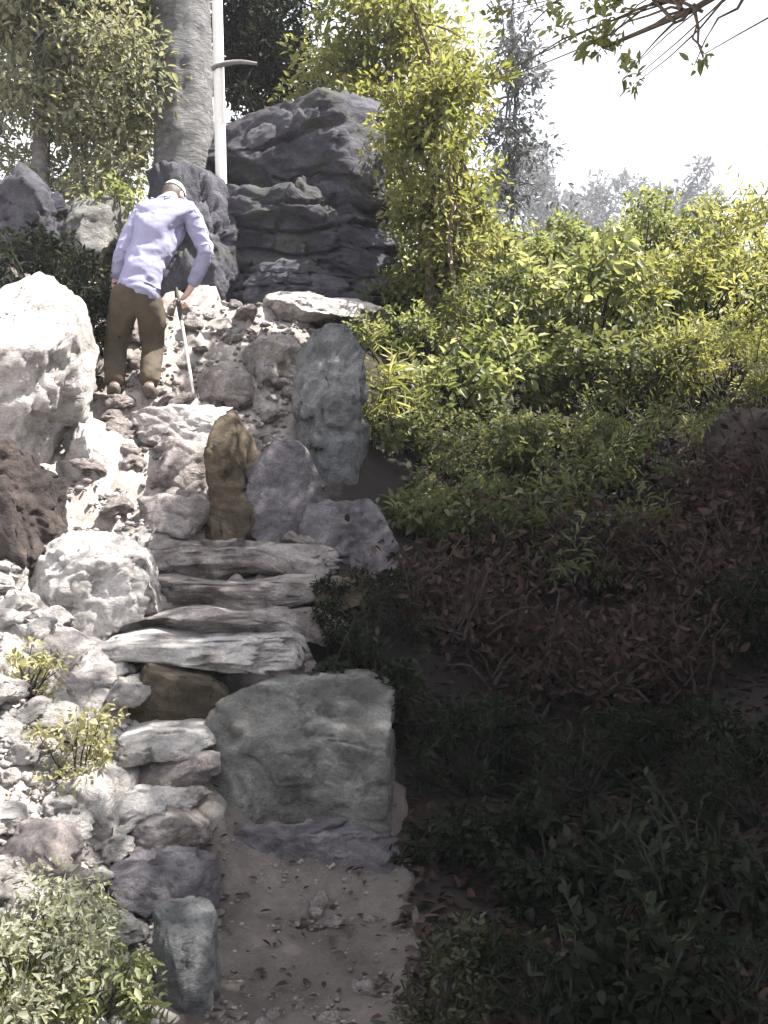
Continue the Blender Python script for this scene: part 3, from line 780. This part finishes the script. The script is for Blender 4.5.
# -- left side growth
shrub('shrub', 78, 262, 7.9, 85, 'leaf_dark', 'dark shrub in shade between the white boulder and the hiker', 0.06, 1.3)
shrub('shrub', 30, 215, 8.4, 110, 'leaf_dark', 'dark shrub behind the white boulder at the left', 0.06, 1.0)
shrub('shrub', 118, 190, 9.4, 60, 'leaf_bright', 'small yellow green shrub behind the hiker', 0.06, 1.0)
def on(px, Y): 
    x = (px - 384) / FPX * Y
    return (x, Y, H(x, Y))
tree('leafy_tree', on(40, 10.4), 4.6, 0.11, (0, 0, 2.4), (1.15, 0.9, 2.2), 'leaf_grey', 'bark_grey', 'grey green leafy tree filling the top left corner', 0.075, 26000, 130, seed=11, shell=0.2)
tree('leafy_tree', on(118, 11.6), 4.8, 0.09, (0, 0, 2.6), (0.75, 0.8, 2.3), 'leaf_grey', 'bark_grey', 'grey green leafy tree just left of the thick grey trunk', 0.075, 16000, 90, seed=12, shell=0.2)
tree('leafy_tree', on(255, 13.2), 4.4, 0.09, (0, 0, 2.9), (0.75, 0.8, 1.7), 'leaf_dark', 'bark_grey', 'dark tree above the cliff, right of the thin white stem', 0.08, 14000, 80, seed=13, shell=0.2)
tree('leafy_tree', on(390, 12.3), 4.4, 0.09, (-0.1, 0, 2.4), (1.0, 0.9, 1.9), 'leaf_yellow', 'bark_brown', 'bright yellow green tree rising above the right end of the cliff', 0.09, 14000, 80, seed=14, clump=0.3, shell=0.3)
tree('leafy_tree', on(432, 10.0), 3.6, 0.06, (0, 0, 1.75), (0.58, 0.55, 1.75), 'leaf_yellow', 'bark_brown', 'slender yellow green tree overlapping the right end of the cliff', 0.075, 8000, 60, seed=15, clump=0.26, shell=0.25)
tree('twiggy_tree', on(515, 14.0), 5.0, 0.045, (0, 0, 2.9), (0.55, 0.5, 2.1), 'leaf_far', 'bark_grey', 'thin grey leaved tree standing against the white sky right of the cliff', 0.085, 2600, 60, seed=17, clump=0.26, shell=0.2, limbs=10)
# thick grey trunk
r = np.random.default_rng(21)
b0 = on(180, 10.75)
tr = empty('bare_trunk', b0, 'thick grey tree trunk rising behind the hiker out of the top of the view', 'tree')
k = 150; zz = np.linspace(-0.3, 7.5, k)
pts = np.stack([0.03 * np.sin(zz * 0.9), 0.05 * np.sin(zz * 0.6), zz], 1)
rad = 0.305 * (1 - 0.035 * np.clip(zz, 0, 9)) * (1 + 0.02 * np.sin(zz * 9)); rad[:3] *= 1.25
tm = tubes_mesh('trunk', [(pts, rad)], 44)
for v in tm.vertices:
    a_ = math.atan2(v.co.y, v.co.x); dd = Vector((math.cos(a_), math.sin(a_), 0))
    fl = max(0.0, 1.0 - v.co.z / 0.9)
    v.co += dd * (0.035 * noise.fractal(Vector((math.cos(a_) * 1.3, math.sin(a_) * 1.3, v.co.z * 0.8)), 0.8, 2, 5) + 0.014 * noise.noise(Vector((a_ * 0.6, 3, v.co.z * 9)))
                  + fl * fl * (0.05 + 0.06 * max(0, math.sin(a_ * 5 + 1))))
link('trunk', tm, M['bark_trunk'], tr)
for i in range(5):
    e_ = np.array([r.uniform(-1.3, 1.3), r.uniform(-1, 1), r.uniform(8, 9.5)])
    link('limb', tubes_mesh('limb', [(wander(r, (0, 0, r.uniform(6.2, 7.4)), e_, 8), np.linspace(0.1, 0.015, 8))], 7), M['bark_grey'], tr)
# thin white stem
YW = 10.3
b1 = P(217, 150, YW); zb = H(b1.x, YW)
ws = empty('white_stem', (b1.x, YW, zb), 'thin straight bleached white stem with one bare side branch, beside the thick grey trunk', 'dead tree')
zz = np.linspace(-0.2, P(0, -60, YW).z - zb, 20)
pts = np.stack([-0.022 * (zz - 3.0), 0 * zz, zz], 1)
link('trunk', tubes_mesh('trunk', [(pts, np.linspace(0.06, 0.052, 20))], 10), M['bark_pale'], ws)
zc = P(0, 68, YW).z - zb
link('branch', tubes_mesh('branch', [(wander(r, (-0.05, -0.05, zc - 0.02), (0.40, -0.05, zc + 0.02), 7, 0.02), np.linspace(0.03, 0.016, 7))], 6), M['bark_grey'], ws)

# -- tree overhead: it stands just outside the view on the right and shades the lower trail
ext = []
for (px, py, Y, rr_) in [(575, 8, 7.0, 0.22), (608, 30, 7.0, 0.24), (630, 72, 6.9, 0.14), (497, 20, 7.4, 0.12), (488, 80, 7.4, 0.09), (698, 62, 6.6, 0.09), (535, -25, 7.2, 0.25)]:
    v = P(px, py, Y); ext.append((v.x, v.y, v.z, rr_))
ext += [(1.75, 6.2, 5.9, 0.5, 1.6), (1.45, 8.0, 6.5, 0.55, 1.5), (2.2, 7.2, 6.4, 0.6, 1.6), (1.15, 8.5, 6.7, 0.4, 1.3), (2.3, 5.6, 6.0, 0.5, 1.6)]  # unseen leaf lobes added above the frame to shade the steps and upper trail
tree('shade_tree', (4.6, 5.6, H(4.6, 5.6)), 7.4, 0.2, (0.9, 0.0, 6.5), (2.8, 2.6, 1.5), 'leaf_yellow', 'bark_brown', 'leafy branches of a tree hanging into the bright sky at the top right', 0.12, 32000, 170, seed=31, limbs=14, extra=ext, shell=0.15, clump=0.3)
tree('shade_tree', (5.2, 3.6, H(5.2, 3.6)), 6.5, 0.18, (0.15, 0.0, 5.4), (2.5, 3.0, 1.5), 'leaf_mid', 'bark_brown', 'unseen tree added outside the view to shade the bank', 0.14, 46000, 190, seed=32, limbs=10, shell=0.15)  # second tree, never in view, added to block sun and sky over the bank

# -- distant trees
FG = 'grey trees far beyond the thicket'
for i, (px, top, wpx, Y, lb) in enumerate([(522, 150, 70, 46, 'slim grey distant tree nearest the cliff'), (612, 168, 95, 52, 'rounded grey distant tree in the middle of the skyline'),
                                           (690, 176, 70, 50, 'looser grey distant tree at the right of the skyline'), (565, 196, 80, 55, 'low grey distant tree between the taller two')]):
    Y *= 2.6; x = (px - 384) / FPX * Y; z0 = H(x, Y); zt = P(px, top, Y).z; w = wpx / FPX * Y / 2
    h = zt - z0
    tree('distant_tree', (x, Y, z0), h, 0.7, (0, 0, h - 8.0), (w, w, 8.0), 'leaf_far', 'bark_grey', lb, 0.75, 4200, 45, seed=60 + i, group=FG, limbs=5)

# ------------------------------------------------------------------ the hiker
M['shirt'] = plain_mat('lavender_cotton', (0.27, 0.265, 0.39), 0.9, 0.12, 9, 0.5)
M['trousers'] = plain_mat('olive_brown_cloth', (0.065, 0.05, 0.033), 0.9, 0.25, 12, 0.5)
M['skin'] = plain_mat('skin', (0.62, 0.43, 0.34), 0.55, 0.06, 20, 0.05)
M['cap'] = plain_mat('white_cotton', (0.75, 0.74, 0.70), 0.85, 0.06, 30, 0.2)
M['hair'] = plain_mat('dark_hair', (0.05, 0.04, 0.035), 0.6, 0.3, 60, 0.4, (1, 1, 0.2))
M['boot'] = plain_mat('boot_leather', (0.07, 0.055, 0.045), 0.7, 0.3, 30, 0.3)
M['pole'] = plain_mat('pale_pole', (0.75, 0.73, 0.70), 0.4, 0.05, 10, 0.05)
YP = 7.7
BASE = P(138, 398, YP); BASE.z = H(BASE.x, BASE.y)
dz = BASE.z - P(138, 398, YP).z
def J(px, py, dy=0.0):
    v = P(px, py, YP + dy)
    return Vector((v.x - BASE.x, dy, v.z + dz - BASE.z)) * 1.07
def skin_mesh(name, chains, lv=2, root=0):
    "chains: lists of (Vector, rx[, ry]); first point of later chains is joined to the nearest existing vertex"
    me = bpy.data.meshes.new(name + '_sk'); verts = []; edges = []; radii = []
    for ch in chains:
        prev = None
        for q in ch:
            p, rr_ = q[0], q[1]
            hit = next((i for i, v in enumerate(verts) if (v - p).length < 1e-5), None)
            if hit is None:
                verts.append(p); radii.append((rr_, q[2] if len(q) > 2 else rr_)); hit = len(verts) - 1
            if prev is not None: edges.append((prev, hit))
            prev = hit
    me.from_pydata(verts, edges, [])
    o = bpy.data.objects.new(name + '_sk', me); COL.objects.link(o)
    md = o.modifiers.new('skin', 'SKIN'); md.use_smooth_shade = True
    for i, rr_ in enumerate(radii):
        me.skin_vertices[0].data[i].radius = rr_
        me.skin_vertices[0].data[i].use_root = (i == root)
    sd = o.modifiers.new('sub', 'SUBSURF'); sd.levels = lv; sd.render_levels = lv
    dg = bpy.context.evaluated_depsgraph_get(); dg.update()
    res = bpy.data.meshes.new_from_object(o.evaluated_get(dg)); res.name = name
    bpy.data.objects.remove(o)
    return res
def merge(name, meshes):
    bm = bmesh.new()
    for m in meshes: bm.from_mesh(m)
    me = bpy.data.meshes.new(name); bm.to_mesh(me); bm.free()
    me.polygons.foreach_set('use_smooth', np.ones(len(me.polygons), dtype=bool))
    return me

pel = J(137, 306, 0.0); wai = J(143, 278, 0.04); che = J(160, 240, 0.12); nb = J(167, 215, 0.22); nk = J(168, 211, 0.27)
shR = J(186, 226, 0.14); elR = J(203, 264, 0.12); wrR = J(186, 300, 0.22); haR = J(178, 309, 0.24)
shL = J(141, 229, 0.12); elL = J(124, 262, 0.06); wrL = J(116, 294, 0.14); haL = J(117, 305, 0.16)
hpR = J(150, 310, 0.0); knR = J(152, 352, 0.20); anR = J(148, 392, -0.02); toR = J(154, 396, 0.15)
hpL = J(125, 310, 0.0); knL = J(117, 352, 0.20); anL = J(116, 392, -0.02); toL = J(114, 396, 0.15)
def mid(a, b_, f=0.5): return a + (b_ - a) * f

body = [[(pel, 0.115, 0.10), (wai, 0.115, 0.10), (che, 0.125, 0.10), (nb, 0.07, 0.065), (nk, 0.055)],
        [(che, 0.125), (shR, 0.055), (mid(shR, elR), 0.048), (elR, 0.04), (mid(elR, wrR), 0.036), (wrR, 0.026), (haR, 0.036, 0.018)],
        [(che, 0.125), (shL, 0.055), (mid(shL, elL), 0.048), (elL, 0.04), (mid(elL, wrL), 0.036), (wrL, 0.026), (haL, 0.036, 0.018)],
        [(pel, 0.115), (hpR, 0.075), (mid(hpR, knR), 0.075), (knR, 0.055), (mid(knR, anR, 0.4), 0.052), (anR, 0.036), (toR, 0.032)],
        [(pel, 0.115), (hpL, 0.075), (mid(hpL, knL), 0.075), (knL, 0.055), (mid(knL, anL, 0.4), 0.052), (anL, 0.036), (toL, 0.032)]]
bmain = skin_mesh('body', body)
# head with a face, looking down and to the left
bm = bmesh.new(); bmesh.ops.create_uvsphere(bm, u_segments=32, v_segments=24, radius=1.0)
for v in bm.verts:      # face looks along local -Y
    x, y, z = v.co
    q = Vector((x * 0.077, y * 0.096, z * 0.118))
    if z < -0.2: q.x *= 1 - 0.33 * (-z - 0.2); 
    if z < -0.3 and y > 0: q.y *= 0.75
    if y < 0:
        nose = math.exp(-((x / 0.16) ** 2 + ((z + 0.12) / 0.2) ** 2)); q.y -= 0.024 * nose
        for sx_ in (-0.38, 0.38): q.y += 0.014 * math.exp(-(((x - sx_) / 0.2) ** 2 + ((z - 0.08) / 0.13) ** 2))
        q.y += 0.006 * math.exp(-((x / 0.4) ** 2 + ((z + 0.5) / 0.05) ** 2))
        q.y -= 0.007 * math.exp(-((x / 0.4) ** 2 + ((z + 0.8) / 0.12) ** 2))
    v.co = q
for sx_ in (-1, 1):
    res = bmesh.ops.create_icosphere(bm, subdivisions=2, radius=1.0)
    for v in res['verts']: v.co = Vector((v.co.x * 0.012 + sx_ * 0.078, v.co.y * 0.022 + 0.01, v.co.z * 0.032 - 0.005))
headM = bpy.data.meshes.new('head'); bm.to_mesh(headM); bm.free()
HC = J(171, 211, 0.37)
HR = Matrix.Translation(HC) @ Matrix.Rotation(R(160), 4, 'Z') @ Matrix.Rotation(R(32), 4, 'X')
headM.transform(HR)
# bridge neck
neck = skin_mesh('neck', [[(nb, 0.065), (mid(nb, HC, 0.5), 0.055), (mid(nb, HC, 0.85), 0.05)]], 2)
def hand(h, fwd, side, palm_n, curl):
    "five fingers rooted in the palm at h"
    ms = []
    fwd = fwd.normalized(); side = (side - side.dot(fwd) * fwd).normalized(); pn = fwd.cross(side)
    if pn.dot(palm_n) < 0: pn = -pn
    for i, (o_, ln) in enumerate([(-0.03, 0.065), (-0.01, 0.078), (0.01, 0.072), (0.03, 0.058)]):
        a = h + side * o_ + fwd * 0.005; b_ = h + side * o_ * 1.15 + fwd * 0.04
        c = b_ + (fwd * math.cos(curl) + pn * math.sin(curl)) * ln * 0.45
        d = c + (fwd * math.cos(curl * 2.1) + pn * math.sin(curl * 2.1)) * ln * 0.45
        ms.append(skin_mesh('finger', [[(a, 0.010), (b_, 0.0095), (c, 0.0085), (d, 0.007)]], 1))
    a = h - fwd * 0.02 - side * 0.03; b_ = h - side * 0.055 + fwd * 0.012 + pn * 0.012; c = b_ + fwd * 0.03 + pn * 0.018 + side * 0.012
    ms.append(skin_mesh('thumb', [[(a, 0.013), (b_, 0.011), (c, 0.0085)]], 1))
    return ms
hands = hand(haL, haL - wrL, Vector((-1, 0.2, 0)), Vector((0, 0.6, -0.6)), 0.45) + hand(haR, haR - wrR, Vector((0.2, -0.3, 1)), Vector((-0.3, 0.8, -0.2)), 1.1)
hiker = empty('person', BASE, 'hiker in lavender shirt and olive brown trousers, seen from behind, stooping up the trail', 'person')
link('body', merge('body', [bmain, headM, neck] + hands), M['skin'], hiker)
e = 1.16
shirt = [[(mid(pel, wai, -0.22), 0.178, 0.165), (mid(pel, wai, 0.25), 0.172, 0.155), (wai, 0.17, 0.15), (mid(wai, che), 0.178, 0.15), (che, 0.182, 0.145), (mid(che, nb, 0.75), 0.12, 0.105), (mid(nb, nk, 0.4), 0.075)],
         [(che, 0.182), (shR, 0.088), (mid(shR, elR), 0.072), (elR, 0.062), (mid(elR, wrR, 0.5), 0.056), (mid(elR, wrR, 0.88), 0.05)],
         [(che, 0.182), (shL, 0.088), (mid(shL, elL), 0.072), (elL, 0.062), (mid(elL, wrL, 0.5), 0.056), (mid(elL, wrL, 0.88), 0.05)]]
def wrinkle(me, amp, f):
    for v in me.vertices:
        q = v.co * f; q.x *= 0.55
        q = q + 0.8 * noise.noise_vector(v.co * 4)
        v.co += v.normal * amp * (noise.noise(q * 0.6) + 0.9 * (0.35 - abs(noise.noise(q))) + 0.3 * noise.noise(q * 2.7))
    return me
link('shirt', wrinkle(skin_mesh('shirt', shirt, 4), 0.022, 11), M['shirt'], hiker)
tr_ = [[(mid(pel, wai, 0.3), 0.155, 0.14), (pel, 0.16, 0.15)],
       [(pel, 0.15), (hpR, 0.122), (mid(hpR, knR), 0.108), (knR, 0.092), (mid(knR, anR, 0.4), 0.09), (mid(knR, anR, 0.92), 0.078)],
       [(pel, 0.15), (hpL, 0.122), (mid(hpL, knL), 0.108), (knL, 0.092), (mid(knL, anL, 0.4), 0.09), (mid(knL, anL, 0.92), 0.078)]]
link('trousers', wrinkle(skin_mesh('trousers', tr_, 4), 0.015, 9), M['trousers'], hiker)
for an_, to_ in ((anR, toR), (anL, toL)):
    heel = an_ + Vector((0, -0.04, -0.04)); 
    link('boot', skin_mesh('boot', [[(an_ + Vector((0, 0, 0.05)), 0.055), (an_, 0.055), (mid(an_, to_, 0.5) + Vector((0, 0, -0.012)), 0.05, 0.045), (to_, 0.042, 0.035)], [(an_, 0.055), (heel, 0.045)]], 2), M['boot'], hiker)
bm = bmesh.new(); bmesh.ops.create_uvsphere(bm, u_segments=24, v_segments=16, radius=1.0)
for v in list(bm.verts):
    if v.co.z < 0.12: bm.verts.remove(v)
for v in bm.verts:
    x, y, z = v.co; v.co = Vector((x * 0.086, y * 0.106, 0.02 + z * 0.112))
capm = bpy.data.meshes.new('cap'); bm.to_mesh(capm); bm.free()
bm = bmesh.new()
rows = []
for a in np.linspace(-1.15, 1.15, 13):
    s_, c_ = math.sin(a), math.cos(a)
    rows.append([bm.verts.new((s_ * 0.084, -c_ * 0.098, 0.034)), bm.verts.new((s_ * 0.088, -c_ * 0.15 - 0.012, 0.022 - 0.01 * s_ * s_)),
                 bm.verts.new((s_ * 0.088, -c_ * 0.15 - 0.012, 0.018 - 0.01 * s_ * s_)), bm.verts.new((s_ * 0.084, -c_ * 0.098, 0.030))])
for a, b_ in zip(rows[:-1], rows[1:]):
    for i in range(4): bm.faces.new((a[i], b_[i], b_[(i + 1) % 4], a[(i + 1) % 4]))
brim = bpy.data.meshes.new('brim'); bm.to_mesh(brim); bm.free()
capo = merge('cap', [capm, brim]); capo.transform(HR)
link('cap', capo, M['cap'], hiker)
bm = bmesh.new(); bmesh.ops.create_uvsphere(bm, u_segments=24, v_segments=18, radius=1.0)
for v in list(bm.verts):
    if v.co.z < -0.45 or v.co.y < -0.15 - 0.25 * v.co.z or v.co.z > 0.4: bm.verts.remove(v)
for v in bm.verts:
    v.co = Vector((v.co.x * 0.083, v.co.y * 0.103, v.co.z * 0.12))
hm = bpy.data.meshes.new('hair'); bm.to_mesh(hm); bm.free(); hm.transform(HR)
link('hair', merge('hair', [hm]), M['hair'], hiker)
# stick in the hand
gr = haR + Vector((-0.02, 0.01, -0.01)); bot = J(191, 375, 0.15); bot.z = H(BASE.x + bot.x, BASE.y + bot.y) - BASE.z; top = gr + (gr - bot).normalized() * 0.10
st = empty('walking_stick', BASE + bot, 'thin pale walking stick held by the hiker', 'walking stick')
up = [np.array(top - bot) * f for f in np.linspace(0, 1, 8)]
link('shaft', tubes_mesh('shaft', [(np.array(up), np.linspace(0.011, 0.013, 8))], 8), M['pole'], st)
link('grip', tubes_mesh('grip', [(np.array([np.array(top - bot) * f for f in np.linspace(0.72, 1.02, 5)]), [0.017, 0.019, 0.018, 0.02, 0.012])], 10), M['boot'], st)

# ------------------------------------------------------------------ thin summer haze in the air
hm_ = bpy.data.materials.new('haze'); hm_.use_nodes = True
hn = hm_.node_tree.nodes; hn.clear()
ho = hn.new('ShaderNodeOutputMaterial'); hv = hn.new('ShaderNodeVolumePrincipled')
hv.inputs['Color'].default_value = (0.9, 0.92, 1.0, 1); hv.inputs['Density'].default_value = 0.0011
hm_.node_tree.links.new(hv.outputs['Volume'], ho.inputs['Volume'])
bm = bmesh.new(); bmesh.ops.create_cube(bm, size=1.0)
me = bpy.data.meshes.new('haze'); bm.to_mesh(me); bm.free()
zl = float(GZ.min()) - 1.0; zh = 60.0
for v in me.vertices: v.co = Vector((v.co.x * 1300, v.co.y * 1300, zl + (v.co.z + 0.5) * (zh - zl)))
tag(link('haze', me, hm_), 'thin haze in the air', 'haze', kind='stuff')
